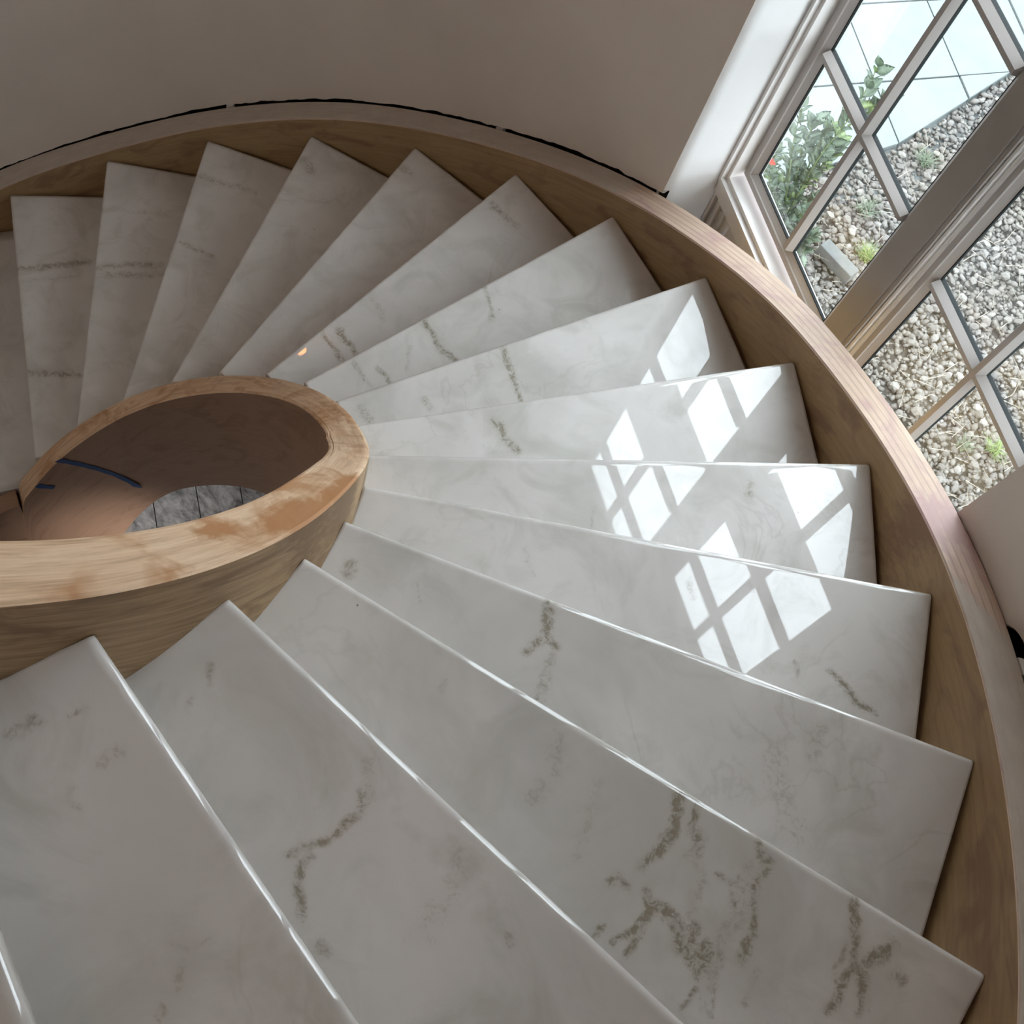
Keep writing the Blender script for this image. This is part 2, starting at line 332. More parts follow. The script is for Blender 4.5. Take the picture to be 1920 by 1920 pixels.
TH = 0.030; RN = 0.0088; GAP = 0.0015
def vein_value(k, x, y, pl, w, s):
    best = 1e9
    for (ax, ay), (bx, by) in zip(pl, pl[1:]):
        dx, dy = bx - ax, by - ay; t = ((x - ax) * dx + (y - ay) * dy) / (dx * dx + dy * dy + 1e-12)
        t = min(max(t, 0), 1); d = (x - ax - t * dx) ** 2 + (y - ay - t * dy) ** 2
        if d < best: best = d
    return s * math.exp(-best / (w * w * 3.0))
def make_tread(k, na, nb):
    z = -k * H
    t0i, t0o = tin(k - 1) - 3.2, tout(k - 1) - 1.6        # hidden back edge under the tread above
    t1i, t1o = tin(k), tout(k)
    def pt(a, b):
        ti = lerp(t0i, t1i, b); to = lerp(t0o, t1o, b)
        p = pol(rin(ti) + GAP, ti, z); q = pol(rout(to) - GAP, to, z)
        return p.lerp(q, a)
    verts, faces = [], []
    front_n = []
    for i in range(na + 1):
        a = i / na
        fr = pt(a, 1); bk = pt(a, 0); e = pt(min(a + .01, 1), 1) - pt(max(a - .01, 0), 1)
        nrm = Vector((-e.y, e.x, 0)).normalized()          # points down the flight
        span = (fr - bk).length
        row = []
        for j in range(nb + 1):
            row.append(bk.lerp(fr - nrm * RN, j / nb))
        for s in range(1, 6):                              # rounded nosing
            an = s / 5 * math.pi / 2
            row.append(fr - nrm * RN + nrm * RN * math.sin(an) + Vector((0, 0, -RN + RN * math.cos(an))))
        for s in range(0, 5):
            an = s / 4 * math.pi / 2
            row.append(fr - nrm * RN + nrm * RN * math.cos(an) + Vector((0, 0, -TH + RN - RN * math.sin(an))))
        row.append(bk + Vector((0, 0, -TH)))
        verts += row; L = len(row)
    for i in range(na):
        for j in range(L):
            j2 = (j + 1) % L
            faces.append((i * L + j, (i + 1) * L + j, (i + 1) * L + j2, i * L + j2))
    faces.append(tuple(range(L - 1, -1, -1))[::-1]); faces.append(tuple(na * L + j for j in range(L))[::-1])
    me = fixn(mesh('tread', verts, faces))
    me.polygons.foreach_set('use_smooth', [len(p.vertices) == 4 for p in me.polygons])
    at = me.attributes.new('vein', 'FLOAT', 'POINT'); sd = me.attributes.new('seed', 'FLOAT', 'POINT')
    vals = [0.0] * len(verts); VK = [v for v in VEINS if v[0] == k]
    if VK:
        bb = [(min(p[0] for p in v[1]) - .07, max(p[0] for p in v[1]) + .07, min(p[1] for p in v[1]) - .07, max(p[1] for p in v[1]) + .07) for v in VK]
        for n_, p in enumerate(verts):
            if p.z < z - 0.02: continue
            j1 = noise.noise(Vector((p.x * 28, p.y * 28, k))) * .008 + noise.noise(Vector((p.x * 90, p.y * 90, k))) * .0025
            j2 = noise.noise(Vector((p.x * 28 + 50, p.y * 28, k))) * .008 + noise.noise(Vector((p.x * 90 + 9, p.y * 90, k))) * .0025
            x, y = p.x + j1, p.y + j2; m_ = 0.0
            for (x0, x1, y0, y1), v in zip(bb, VK):
                if x0 < x < x1 and y0 < y < y1: m_ = max(m_, vein_value(k, x, y, v[1], v[2] * 1.45, v[3]))
            vals[n_] = m_
    at.data.foreach_set('value', vals); sd.data.foreach_set('value', [float((k * 37) % 11)] * len(verts))
    return me
TLABEL = {2: 'tread with bold olive brown veins', 0: 'widest looking nearest tread, faintly clouded', 7: 'tread with the first window reflection and a thin crossing vein',
          5: 'tread carrying the broadest window reflections'}
for k in range(-4, 17):
    na, nb = (24, 8)
    if 0 <= k <= 4: na, nb = (230, 80)
    elif 5 <= k <= 9: na, nb = (170, 50)
    elif 10 <= k <= 14: na, nb = (110, 30)
    child('tread', make_tread(k, na, nb), MARBLE, TLABEL.get(k))
    # riser: upright marble board set back under the nosing
    z1 = -k * H - TH; z0 = -(k + 1) * H
    p = pol(rin(tin(k)) + GAP, tin(k), 0); q = pol(rout(tout(k)) - GAP, tout(k), 0); e = (q - p).normalized(); nr = Vector((-e.y, e.x, 0))
    a0, a1 = p - nr * 0.045, q - nr * 0.045; b0, b1 = p - nr * 0.027, q - nr * 0.027
    vs8 = [Vector((v.x, v.y, zz)) for zz in (z0, z1) for v in (a0, a1, b1, b0)]
    me = fixn(mesh('riser', vs8, [(0, 1, 2, 3), (4, 5, 6, 7), (0, 1, 5, 4), (1, 2, 6, 5), (2, 3, 7, 6), (3, 0, 4, 7)]))
    child('riser', me, MARBLE)

def strip(name, tlist, prof, mats, closed=True, attrs=None, label=None, parent=None, smooth_all=False):
    """sweep a profile along the helix. prof(t) -> list of (r, z, material index for the face starting here)"""
    verts, faces, fm, uvs = [], [], [], []
    n = None; s = 0.0; last = None; rows = []
    for t in tlist:
        P = prof(t); n = len(P); row = [pol(r, t, z) for r, z, m in P]
        if last is not None: s += (row[0] - last).length
        last = row[0]; rows.append((s, P)); verts += row
    rng_ = n if closed else n - 1
    cum = []
    for s_, P in rows:
        c_ = [0.0]
        for j in range(1, n): c_.append(c_[-1] + (math.hypot(P[j][0] - P[j - 1][0], P[j][1] - P[j - 1][1]) if P[j - 1][2] == 0 else .7))
        cum.append(c_)
    for i in range(len(tlist) - 1):
        for j in range(rng_):
            j2 = (j + 1) % n
            faces.append((i * n + j, (i + 1) * n + j, (i + 1) * n + j2, i * n + j2)); fm.append(rows[i][1][j][2])
            (s0, P0), (s1, P1) = rows[i], rows[i + 1]
            def vv(P, a, b):
                h = math.hypot(P[b][0] - P[a][0], P[b][1] - P[a][1]); return h
            b0, b1 = cum[i][j], cum[i + 1][j]
            uvs += [(s0, b0), (s1, b1), (s1, b1 + vv(P1, j, j2)), (s0, b0 + vv(P0, j, j2))]
    if closed:
        faces.append(tuple(range(n))); fm.append(rows[0][1][0][2]); uvs += [(P[0], P[1]) for P in rows[0][1]]
        faces.append(tuple((len(tlist) - 1) * n + j for j in range(n))); fm.append(rows[0][1][0][2]); uvs += [(P[0], P[1]) for P in rows[-1][1]]
    me = mesh(name, verts, faces, mats=mats, fm=fm)
    ul = me.uv_layers.new(name='uv'); ul.data.foreach_set('uv', [c for u in uvs for c in u])
    fixn(me)
    if attrs:
        for an, fn in attrs.items():
            A_ = me.attributes.new(an, 'FLOAT', 'POINT')
            A_.data.foreach_set('value', [fn(math.degrees(math.atan2(v.y, v.x)) % 360, math.hypot(v.x, v.y), v.z) for v in verts])
    me.polygons.foreach_set('use_smooth', [True] * len(me.polygons))
    if hasattr(me, 'set_sharp_from_angle'): me.set_sharp_from_angle(angle=R_(35))
    return me
def frange(a, b, st):
    n = max(1, int(round((b - a) / st))); return [a + (b - a) * i / n for i in range(n + 1)]
def bump1(x, c, w): return math.exp(-((x - c) / w) ** 2)
# inner stringer: cap + two faces; the bottom end turns down in a rounded corner
WI = 0.060
def in_prof(t):
    r = rin(t); h = sm(HIN, t); drop = 0.0
    if t > 160: drop = 0.55 * (1 - math.sqrt(max(0, 1 - min(1, (t - 160) / 5.0) ** 2)))
    zt = hz(t, h) - drop
    bot = -.57 - (0.17 * min(1, max(0, (t - 118) / 20)) ** 2 if t > 118 else 0)
    zb = max(hz(t, bot), -2.89); zt = max(zt, zb + 0.01)
    dz = 0.012 if t < 60 else 0.0
    e = 0.0035
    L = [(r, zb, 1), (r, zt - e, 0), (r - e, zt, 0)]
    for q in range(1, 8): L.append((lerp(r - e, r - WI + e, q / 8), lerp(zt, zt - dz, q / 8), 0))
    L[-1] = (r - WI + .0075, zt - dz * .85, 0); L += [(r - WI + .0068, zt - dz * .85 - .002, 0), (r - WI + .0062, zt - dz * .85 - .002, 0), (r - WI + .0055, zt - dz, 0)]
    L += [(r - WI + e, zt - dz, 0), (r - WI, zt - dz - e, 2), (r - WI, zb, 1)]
    return L
def in_stain(t, r, z):
    if t > 200: t -= 360
    v = 1.0 * bump1(t, 20, 5.5) * bump1(r, .655, .03) + 0.8 * bump1(t, 11.5, 2.6) * bump1(r, .635, .02) + .9 * bump1(t, 31, 6) * bump1(r, .665, .03) + .62 * bump1(t, 70, 12)
    return min(v, 1) if z > hz(t, -0.06) else .2 * noise.noise(Vector((t * .12, z * 5, 0)))
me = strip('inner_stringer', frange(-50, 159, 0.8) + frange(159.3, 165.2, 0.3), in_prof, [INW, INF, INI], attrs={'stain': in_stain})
child('inner_stringer', me, label='raw maple inner stringer with orange stained rim around the open well')
# outer stringer
WO = 0.066
def out_prof(t):
    r = rout(t); zt = hz(t, sm(HOUT, t, 4)); zb = max(hz(t, -.42), -2.89); zt = max(zt, zb + .01); e = .003
    L = [(r, zb, 1), (r, zt - e, 0), (r + e, zt, 0)]
    for q in range(1, 8): L.append((lerp(r + e, r + WO - e, q / 8), zt, 0))
    return L + [(r + WO - e, zt, 0), (r + WO, zt - e, 1), (r + WO, zb, 1)]
def out_smear(t, r, z):
    if t > 300: t -= 360
    if r < rout(t) + .001: return 0.0
    v = 0.0
    if t > 86: v = min(1, (t - 86) / 3) * .95
    if t < 46: v = max(v, min(1, (46 - t + (r - rout(t)) * -60) / 3) * .8)
    if 62 < t < 92: v = max(v, .25)
    return v
def out_stain(t, r, z):
    if t > 300: t -= 360
    if z > hz(t, 0): return .85 * bump1(t, 48, 3.2) + .45 * bump1(t, 63, 4) + .5 * bump1(r, rout(t) + .06, .01) * bump1(t, 42, 4)
    return .7 * bump1(t, 34, 4) * bump1(z - hz(t, .0), 0, .05) + .6 * bump1(t, 57, 3.5) * bump1(z - hz(t, -.03), 0, .06) + .5 * bump1(t, 26, 4) * bump1(z - hz(t, -.05), 0, .05) + .3 * noise.noise(Vector((t * .2, z * 6, 3)))
me = strip('outer_stringer', frange(-50, 186, 0.8), out_prof, [OUTW, OUTF], attrs={'smear': out_smear, 'stain': out_stain})
child('outer_stringer', me, label='laminated wood outer stringer curving along the wall and past the window')
# thin adhesive beads where treads meet the outer stringer face are the dark gap itself; plastered soffit below
def sof_prof(t):
    z = max(hz(t, -.40), -2.885); ri, ro = rin(t) + .002, rout(t) - .002
    L = [(lerp(ri, ro, q / 4), z, 0) for q in range(5)]
    return L + [(r, z - .004, 0) for r, z, _ in reversed(L)]
child('soffit', strip('soffit', frange(-50, 172, 2), sof_prof, [PLASTER]), None)
# low curved wooden panel where the inner stringer lands
def vol_prof(t):
    r = rin(158); z1 = -2.55 - (t - 162) * .003
    return [(r - .055, -2.89, 0), (r - .055, z1, 0), (r - .004, z1, 0), (r, z1 - .004, 0), (r, -2.89, 0)]
child('newel_panel', strip('newel_panel', frange(162.5, 196, 1.5), vol_prof, [INI]), None)

# ------------------------------------------------------------------ room shell
RW = 0.072
THL, THR = 85.6, 48.9
def wall_edge_h(t):
    tt_ = t
    base = sm(HOUT, tt_, 4)
    n1 = noise.noise(Vector((t * .8, 1.7, 0))) * .004 + noise.noise(Vector((t * 4.1, 5, 0))) * .003 + noise.noise(Vector((t * 13, 8, 0))) * .0015
    g = .006
    if t < 46: g = .002
    if 40.5 < t < 52: g = -.005
    if t < 40.5: g = .004
    if t > 84: g = .002
    if t > 150: g = .001
    return base + g + n1
def wall_sheet(name, a, b, top=3.0):
    ts = frange(a, b, .4)
    verts, faces = [], []
    for t in ts:
        r = rout(t) + RW
        g2 = .0
        g2 = -.002 + .0045 * noise.noise(Vector((t * .11, 3, 1))) + .002 * noise.noise(Vector((t * .9, 7, 1)))
        if t > 144: g2 = max(-.0055, g2 - (t - 144) * .0012)
        if 40.5 < t < 60: g2 = -.0052
        if 82 < t < 90: g2 = lerp(-.0052, g2, (t - 82) / 8)
        if t < 40.5 and t > -60: g2 = .006 * min(1, (40.5 - t) / .8)
        zb = max(hz(t, wall_edge_h(t)), -2.89) if -52 < t < 188 else -2.89
        cut = (.008 if not 40.5 < t < 52 else .001) + .002 * noise.noise(Vector((t * 6, 2, 2)))
        verts += [pol(r + g2 + cut, t, zb - .004), pol(r + g2, t, zb + .002), pol(r + g2 * .8, t, zb + .05), pol(r, t, max(zb + .4, -1.2)), pol(r, t, top), pol(r + .014, t, top), pol(r + .016, t, zb)]
    n = 7
    for i in range(len(ts) - 1):
        for j in range(n):
            j2 = (j + 1) % n; faces.append((i * n + j, (i + 1) * n + j, (i + 1) * n + j2, i * n + j2))
    me = fixn(mesh(name, verts, faces)); me.polygons.foreach_set('use_smooth', [True] * len(me.polygons))
    if hasattr(me, 'set_sharp_from_angle'): me.set_sharp_from_angle(angle=R_(35))
    o = obj(name, me, PLASTER); tag(o, kind='structure'); return o
wl = wall_sheet('wall_left', THL, 228)
wr = wall_sheet('wall_right', -132, THR)
# framing behind the plaster; shade of the gap put into its near-black colour
def back_sheet(parent, a, b):
    ts = frange(a, b, 3); verts, faces = [], []
    for t in ts:
        r = rout(t) + RW + .022
        verts += [pol(r, t, -2.9), pol(r, t, 3.0), pol(r + .03, t, 3.0), pol(r + .03, t, -2.9)]
    for i in range(len(ts) - 1):
        for j in range(4):
            j2 = (j + 1) % 4; faces.append((i * 4 + j, (i + 1) * 4 + j, (i + 1) * 4 + j2, i * 4 + j2))
    o = obj('wall_framing', fixn(mesh('wall_framing', verts, faces)), DARK, parent)
back_sheet(wl, THL, 228); back_sheet(wr, -132, THR)

# window frame of reference: u along the wall (to the left seen from inside), n outwards
AZ = R_(69.3)
NN = Vector((math.cos(AZ), math.sin(AZ), 0)); TT = Vector((-math.sin(AZ), math.cos(AZ), 0))
def W(u, n, z): return TT * u + NN * n + Vector((0, 0, z))
def wb(name, L, mat, parent=None, bevel=0): return boxes(name, L, mat, parent, bevel, W)
UL, UR = 0.4465, -0.5560
N0 = 1.645
ZH = 1.10                                            # window head
wl_n = math.sqrt((rout(85.6) + RW) ** 2 - UL ** 2); wr_n = math.sqrt((rout(48.9) + RW) ** 2 - UR ** 2)
def reveal(name, u0, n0, u1, sgn, parent):
    """rounded plaster corner and reveal from the curved wall to the window trim"""
    verts, faces = [], []
    rr = .028 if sgn > 0 else .010
    tang = 1 if sgn > 0 else -1
    # path in (u,n): start slightly along the wall, arc, then straight to the trim
    th = math.degrees(math.atan2(W(u0, n0, 0).y, W(u0, n0, 0).x))
    P0 = pol(rout(th) + RW, th + sgn * (1.1 if sgn > 0 else .35), 0); P0 = Vector((P0 @ TT, P0 @ NN)); Pc = Vector((u0, n0)); P1 = Vector((u0 + (u1 - u0) * .3, n0 + rr))
    path = []
    for i in range(9):
        t = i / 8; path.append(P0 * (1 - t) ** 2 + Pc * 2 * t * (1 - t) + P1 * t * t)
    path.append(Vector((u1, 1.70)))
    path.append(Vector((u1 + sgn * .02, 1.70))); path.append(Vector((P0.x, P0.y + .012)))
    zt = 3.0
    n = len(path)
    for p in path:
        tth = math.degrees(math.atan2(W(p.x, p.y, 0).y, W(p.x, p.y, 0).x))
        zb = -2.89 if p.y > n0 + .02 else hz(tth, sm(HOUT, tth, 4) + .004)
        verts += [W(p.x, p.y, zb), W(p.x, p.y, zt)]
    for i in range(n):
        j = (i + 1) % n; faces.append((2 * i, 2 * j, 2 * j + 1, 2 * i + 1))
    me = fixn(mesh(name, verts, faces)); me.polygons.foreach_set('use_smooth', [i < 8 for i in range(len(me.polygons))])
    obj(name, me, REVEALM, parent)
reveal('window_reveal', UL, wl_n, 0.4385, 1, wl)
reveal('window_reveal', UR, wr_n, -0.5625, -1, wr)
# wall that holds the windows
GL, GR = (0.388, 0.015), (-0.125, -0.492)          # glass limits (u) of the left and right units
ZB, ZT = -1.155, -0.045                            # lower glass
ZB2, ZT2 = 0.205, 1.045                            # upper glass
ww = wb('wall_window', [(0.43, 1.5, 1.705, 1.735, -2.95, 3.1), (-1.6, -0.535, 1.705, 1.735, -2.95, 3.1), (-0.6, 0.5, 1.705, 1.735, ZH + .0, 3.1), (-0.62, 0.5, 1.676, 1.725, -2.95, -1.222 - .04)], PLASTER)
tag(ww, kind='structure')
# curved wall above the window head
ts = frange(THR - .3, THL + .3, 1.5); vv_, ff_ = [], []
for t in ts:
    r = rout(t) + RW
    vv_ += [pol(r, t, ZH + .02), pol(r, t, 3.0), pol(r + .10, t, 3.0), pol(r + .10, t, ZH + .02)]
for i in range(len(ts) - 1):
    for j in range(4):
        j2 = (j + 1) % 4; ff_.append((i * 4 + j, (i + 1) * 4 + j, (i + 1) * 4 + j2, i * 4 + j2))
obj('lintel', fixn(mesh('lintel', vv_, ff_)), PLASTER, ww)
# stepped painted casing around the whole opening
PROF = [(-.02, N0 + .03), (0.0, N0), (0.16, N0), (0.16, N0 + .013), (0.34, N0 + .013), (0.34, 1.690), (0.34, 1.718), (-.02, 1.718)]
def ring(name, rect0, rect1, prof, mat, parent=None, kind=None):
    """rect = (uL, uR, zb, zt); a = 0 on rect0, a = 1 on rect1"""
    verts, faces = [], []
    for a, n in prof:
        uL, uR, zb, zt = [lerp(p, q, a) for p, q in zip(rect0, rect1)]
        verts += [W(uL, n, zb), W(uL, n, zt), W(uR, n, zt), W(uR, n, zb)]
    m_ = len(prof)
    for i in range(m_):
        i2 = (i + 1) % m_
        for k in range(4):
            k2 = (k + 1) % 4; faces.append((i * 4 + k, i * 4 + k2, i2 * 4 + k2, i2 * 4 + k))
    o = obj(name, fixn(mesh(name, verts, faces)), mat, parent)
    if kind: tag(o, kind=kind)
    return o
SASHM = 0.030
R0 = (0.4385, -0.5625, -1.223, ZH + .02); RG = (GL[0], GR[1], ZB, ZT2)
ring('trim_1', R0, RG, PROF, TRIM, kind='structure')
# apron strip and grooved boards below the sill
wb('trim_2', [(0.437, -0.56, N0 + .002, 1.70, -1.262, -1.2235)], TRIM, bevel=.0015)['kind'] = 'structure'
ap = wb('trim_3', [(0.4385, -0.56, N0 + .022, 1.675, -2.88, -1.2625)], TRIM); tag(ap, kind='structure')
wb('batten', [(0.4385 - .013 * i, 0.4385 - .013 * i - .006, N0 + .013, N0 + .022, -2.88, -1.2625) for i in range(0, 7, 2)], TRIM, ap)
# post between the two units: flat face with backlit shade in its taupe, then a stepped light edge towards the right hand unit
pm = wb('trim_4', [(-0.012, -0.074, 1.665, 1.735, -1.22, ZH)], POSTM, bevel=.001); tag(pm, kind='structure')
wb('post_step', [(-0.0745, -0.083, 1.6685, 1.72, -1.21, ZH)], POSTM, pm)
wb('post_bead', [(-0.0835, -0.090, 1.676, 1.72, -1.21, ZH)], TRIM, pm, .001)
wb('post_bead', [(-0.0905, -0.100, 1.684, 1.72, -1.21, ZH), (-0.002, -0.0115, 1.684, 1.72, -1.21, ZH)], TRIM, pm, .001)
# head rail between lower and upper windows
hb = wb('trim_5', [(0.36, 0.0, 1.672, 1.76, ZT + .03, ZB2 - .03), (-.11, -0.50, 1.672, 1.76, ZT + .03, ZB2 - .03)], TRIM, bevel=.001); tag(hb, kind='structure')
def window(idx, gl, zb, zt, vm, hms, label):
    uL, uR = gl
    w_ = empty('window_%d' % idx, W((uL + uR) / 2, 1.70, zb)); tag(w_, kind='structure')
    bpy.context.view_layer.update()
    inv = w_.matrix_world.inverted()
    def fit(o): o.matrix_parent_inverse = Matrix.Translation(-w_.location); return o
    s = SASHM
    fit(ring('sash', (uL + s, uR - s, zb - s, zt + s), (uL, uR, zb, zt),
         [(0, 1.718), (0, 1.687), (.55, 1.687), (.60, 1.690), (1.0, 1.6995), (1.0, 1.709), (.5, 1.718)], SASH, w_))
    fit(ring('glazing_gasket', (uL, uR, zb, zt), (uL - .002, uR + .002, zb + .002, zt - .002), [(0, 1.6995), (1, 1.6995), (1, 1.7055), (0, 1.7055)], SPACER, w_))
    # muntins: bevelled inner bar, dark outer bar
    def bar(a, b, vert):
        hw = .013
        prof = [(-hw, 1.699), (-hw * .42, 1.684), (hw * .42, 1.684), (hw, 1.699), (hw * .95, 1.7095), (-hw * .95, 1.7095)]
        verts, faces = [], []
        for end in (a[1], b[1]):
            for d, n in prof:
                verts.append(W(a[0] + d, n, end) if vert else W(end, n, a[0] + d))
        for j in range(6):
            j2 = (j + 1) % 6; faces.append((j, j2, 6 + j2, 6 + j))
        faces += [tuple(range(6)), tuple(range(6, 12))]
        fm = [0, 0, 0, 1, 1, 1, 0, 0]
        me = fixn(mesh('muntin', verts, faces, mats=[SASH, SPACER], fm=fm)); fit(obj('muntin', me, None, w_))
    bar((vm, zb), (vm, zt), True)
    for hm in hms:
        bar((hm, uL), (hm, vm + .006), False); bar((hm, vm - .006), (hm, uR), False)
    rows = [zb] + list(hms) + [zt]
    for (a, b) in zip(rows, rows[1:]):
        for (c, d) in ((uL, vm), (vm, uR)):
            g_ = .004
            fit(wb('pane', [(c + .002, d - .002, 1.7035, 1.7065, a - .002, b + .002)], GLASS, w_))
    return w_
window(1, GL, ZB, ZT, 0.2015, (-0.78, -0.392), '')
window(2, GR, ZB, ZT, -0.308, (-0.78, -0.392), '')
window(3, GL, ZB2, ZT2, 0.2015, (0.51, 0.84), '')
window(4, GR, ZB2, ZT2, -0.308, (0.51, 0.84), '')
# sash latch on the head of the left unit (its small shadow shows in the reflections)
# ceiling and lower floor
def disc(name, z0, z1, r, mat, n=64):
    vs_ = [(r * math.cos(2 * math.pi * i / n), r * math.sin(2 * math.pi * i / n), z) for z in (z0, z1) for i in range(n)]
    fs = [tuple(range(n)), tuple(range(n, 2 * n))] + [(i, (i + 1) % n, n + (i + 1) % n, n + i) for i in range(n)]
    o = obj(name, fixn(mesh(name, vs_, fs)), mat); tag(o, kind='structure'); return o
disc('ceiling', 3.0, 3.05, 2.0, CEIL)
fl = disc('floor', -2.98, -2.902, 1.9, plain('screed', (0.2, 0.2, 0.2), .8))
def floor_mat():
    m, nt, b = newmat('mottled_stone_floor'); g = N(nt)
    tc = g.n('ShaderNodeNewGeometry').outputs['Position']
    n1 = g.noise(g.mapping(tc, (1, 1, 1), rot=(0, 0, R_(35))), 9, 7, 0.65, 1.4); n2 = g.noise(g.mapping(tc, (6, 16, 1), rot=(0, 0, R_(-30))), 3, 6, 0.7, 1.0)
    f = g.math('ADD', g.math('MULTIPLY', n1, .55), g.math('MULTIPLY', n2, .45))
    g.l(g.ramp(f, [(0.36, (0.16, 0.16, 0.165)), (0.47, (0.5, 0.51, 0.52)), (0.58, (0.85, 0.86, 0.87))]), b.inputs['Base Color'])
    b.inputs['Roughness'].default_value = .25; return m
FM = floor_mat()
fd = Vector((0.28, -0.15, 0)).normalized()            # board joint direction near the well
fd = Vector((0.9, -0.42, 0)).normalized(); fn_ = Vector((0.42, 0.9, 0)).normalized()
for i in range(-12, 13):
    c0 = i * .137 + .28
    a0, a1 = c0 + .0015, c0 + .1355
    hwid = math.sqrt(max(0.01, 1.85 ** 2 - max(abs(a0), abs(a1)) ** 2)) if max(abs(a0), abs(a1)) < 1.8 else 0
    if hwid < .2: continue
    vs8 = [fd * s_ + fn_ * a + Vector((0, 0, z)) for z in (-2.903, -2.89 + .0006 * (i % 3)) for s_, a in ((-hwid, a0), (hwid, a0), (hwid, a1), (-hwid, a1))]
    obj('floor_board', fixn(mesh('floor_board', vs8, [(0, 1, 2, 3), (4, 5, 6, 7), (0, 1, 5, 4), (1, 2, 6, 5), (2, 3, 7, 6), (3, 0, 4, 7)])), FM, fl)
# ------------------------------------------------------------------ small things indoors
def tape(name, pts, width, label, lift=.0008):
    """pts: (theta, z) along the well face of the inner stringer; a thin strip with torn, curling ends"""
    verts, faces = [], []; n = len(pts)
    for i, (t, z, cu) in enumerate(pts):
        r = rin(t) - WI - lift - cu
        P = pol(r, t, z)
        a = pts[max(i - 1, 0)]; b = pts[min(i + 1, n - 1)]
        d = pol(r, b[0], b[1]) - pol(r, a[0], a[1]); nr = pol(1, t, 0); sd = d.cross(nr).normalized()
        wd = width * (1 + .12 * math.sin(i * 2.3))
        out = nr * -0.0006
        verts += [P + sd * wd / 2, P - sd * wd / 2, P - sd * wd / 2 + out, P + sd * wd / 2 + out]
    for i in range(n - 1):
        for j in range(4):
            j2 = (j + 1) % 4; faces.append((i * 4 + j, i * 4 + 4 + j, i * 4 + 4 + j2, i * 4 + j2))
    faces += [(0, 1, 2, 3), tuple(4 * (n - 1) + j for j in range(4))]
    o = obj(name, fixn(mesh(name, verts, faces)), TAPE); tag(o, label, 'tape', "painter's tape on the stringer"); return o
T1 = []
for i in range(15):
    s = i / 14; t = lerp(148.8, 131.0, s); z = lerp(-2.275, -2.44, s ** .9) + .012 * math.sin(s * math.pi)
    T1.append((t, z, .004 * max(0, (s - .8) / .2) + .003 * max(0, (.1 - s) / .1)))
T1.append((130.6, -2.462, .002)); 
tape('masking_tape', T1, .026, "long strip of blue painter's tape slanting across the well side of the inner stringer")
tape('masking_tape', [(156.0, -2.425, 0), (155, -2.436, .001), (153.6, -2.445, .001), (152.0, -2.452, .002)], .022, "short torn scrap of blue painter's tape near the lower end of the inner stringer")
# white board lying on the lower floor under the well
bd = boxes('white_board', [(-.25, .25, .0, .22, .0, .012)], TRIM, bevel=.001, frame=lambda a, b, c: (a * .79 - b * .61, -a * .61 - b * .79, c))
bd.location = (-.472, .452, -2.888); tag(bd, 'white board lying on the grey floor seen at the bottom of the well', 'board')
# shims wedged in the gap between stringer and plaster
def shim(t, h, label, w_=.03):
    z = hz(t, h); r = rout(t) + WO + .001
    verts = []
    for a in (t, t + w_ / r * 57.3):
        for rr in (r, r + .016):
            for zz in (-.02, .006): verts.append(pol(rr, a, hz(a, h) + zz))
    me = fixn(mesh('wall_shim', verts, [(0, 1, 3, 2), (4, 6, 7, 5), (0, 4, 5, 1), (2, 3, 7, 6), (0, 2, 6, 4), (1, 5, 7, 3)]))
    o = obj('wall_shim', me, TRIM); tag(o, label, 'shim', 'shims in the gap beside the stringer')
shim(37.6, .036, 'small pale shim wedged in the black gap between outer stringer and right hand wall', .03)
shim(102.3, .052, 'small pale shim in the thin dark gap below the curved left wall, right of centre', .02)
shim(130.0, .052, 'small pale shim in the thin dark gap below the curved left wall, further left', .02)
# wall sconce whose warm bulb glints in one tread
def lathe(name, prof, mat, parent, loc, n=20):
    vs_, fs = [], []
    for r, z in prof:
        for i in range(n): vs_.append((r * math.cos(2 * math.pi * i / n), r * math.sin(2 * math.pi * i / n), z))
    for k in range(len(prof) - 1):
        for i in range(n): fs.append((k * n + i, k * n + (i + 1) % n, (k + 1) * n + (i + 1) % n, (k + 1) * n + i))
    fs += [tuple(range(n)), tuple(range((len(prof) - 1) * n, len(prof) * n))]
    me = fixn(mesh(name, vs_, fs, smooth=True)); o = obj(name, me, mat, parent); o.location = loc; return o
bm_, nt_, b_ = newmat('warm_bulb'); b_.inputs['Emission Color'].default_value = (1, .36, .10, 1); b_.inputs['Emission Strength'].default_value = 17; b_.inputs['Base Color'].default_value = (1, .8, .6, 1)
sp = pol(1.50, 120.5, -.035)
sc = empty('wall_sconce', pol(rout(120.5) + RW, 120.5, -.035)); tag(sc, 'small wall lamp with a warm glowing bulb on the curved left wall', 'lamp')
d_ = sp - sc.location
lathe('bulb', [(.002, -.022), (.014, -.018), (.021, -.006), (.021, .006), (.013, .02), (.008, .03)], bm_, sc, d_)
lathe('socket', [(.010, .028), (.013, .032), (.013, .065), (.006, .07)], TRIM, sc, d_)
arm = pol(1, 120.5, 0)
aL = [(-.0, .07)]
v0 = d_ + Vector((0, 0, .062))
bx = []
side = Vector((-arm.y, arm.x, 0))
vsb = [v0 + arm * a + side * s + Vector((0, 0, z)) for a in (0, .09) for s in (-.005, .005) for z in (-.005, .005)]
obj('arm', fixn(mesh('arm', vsb, [(0, 1, 3, 2), (4, 6, 7, 5), (0, 4, 5, 1), (2, 3, 7, 6), (0, 2, 6, 4), (1, 5, 7, 3)])), TRIM, sc)
vsb = [v0 + arm * a + side * s + Vector((0, 0, z)) for a in (.078, .09) for s in (-.04, .04) for z in (-.04, .04)]
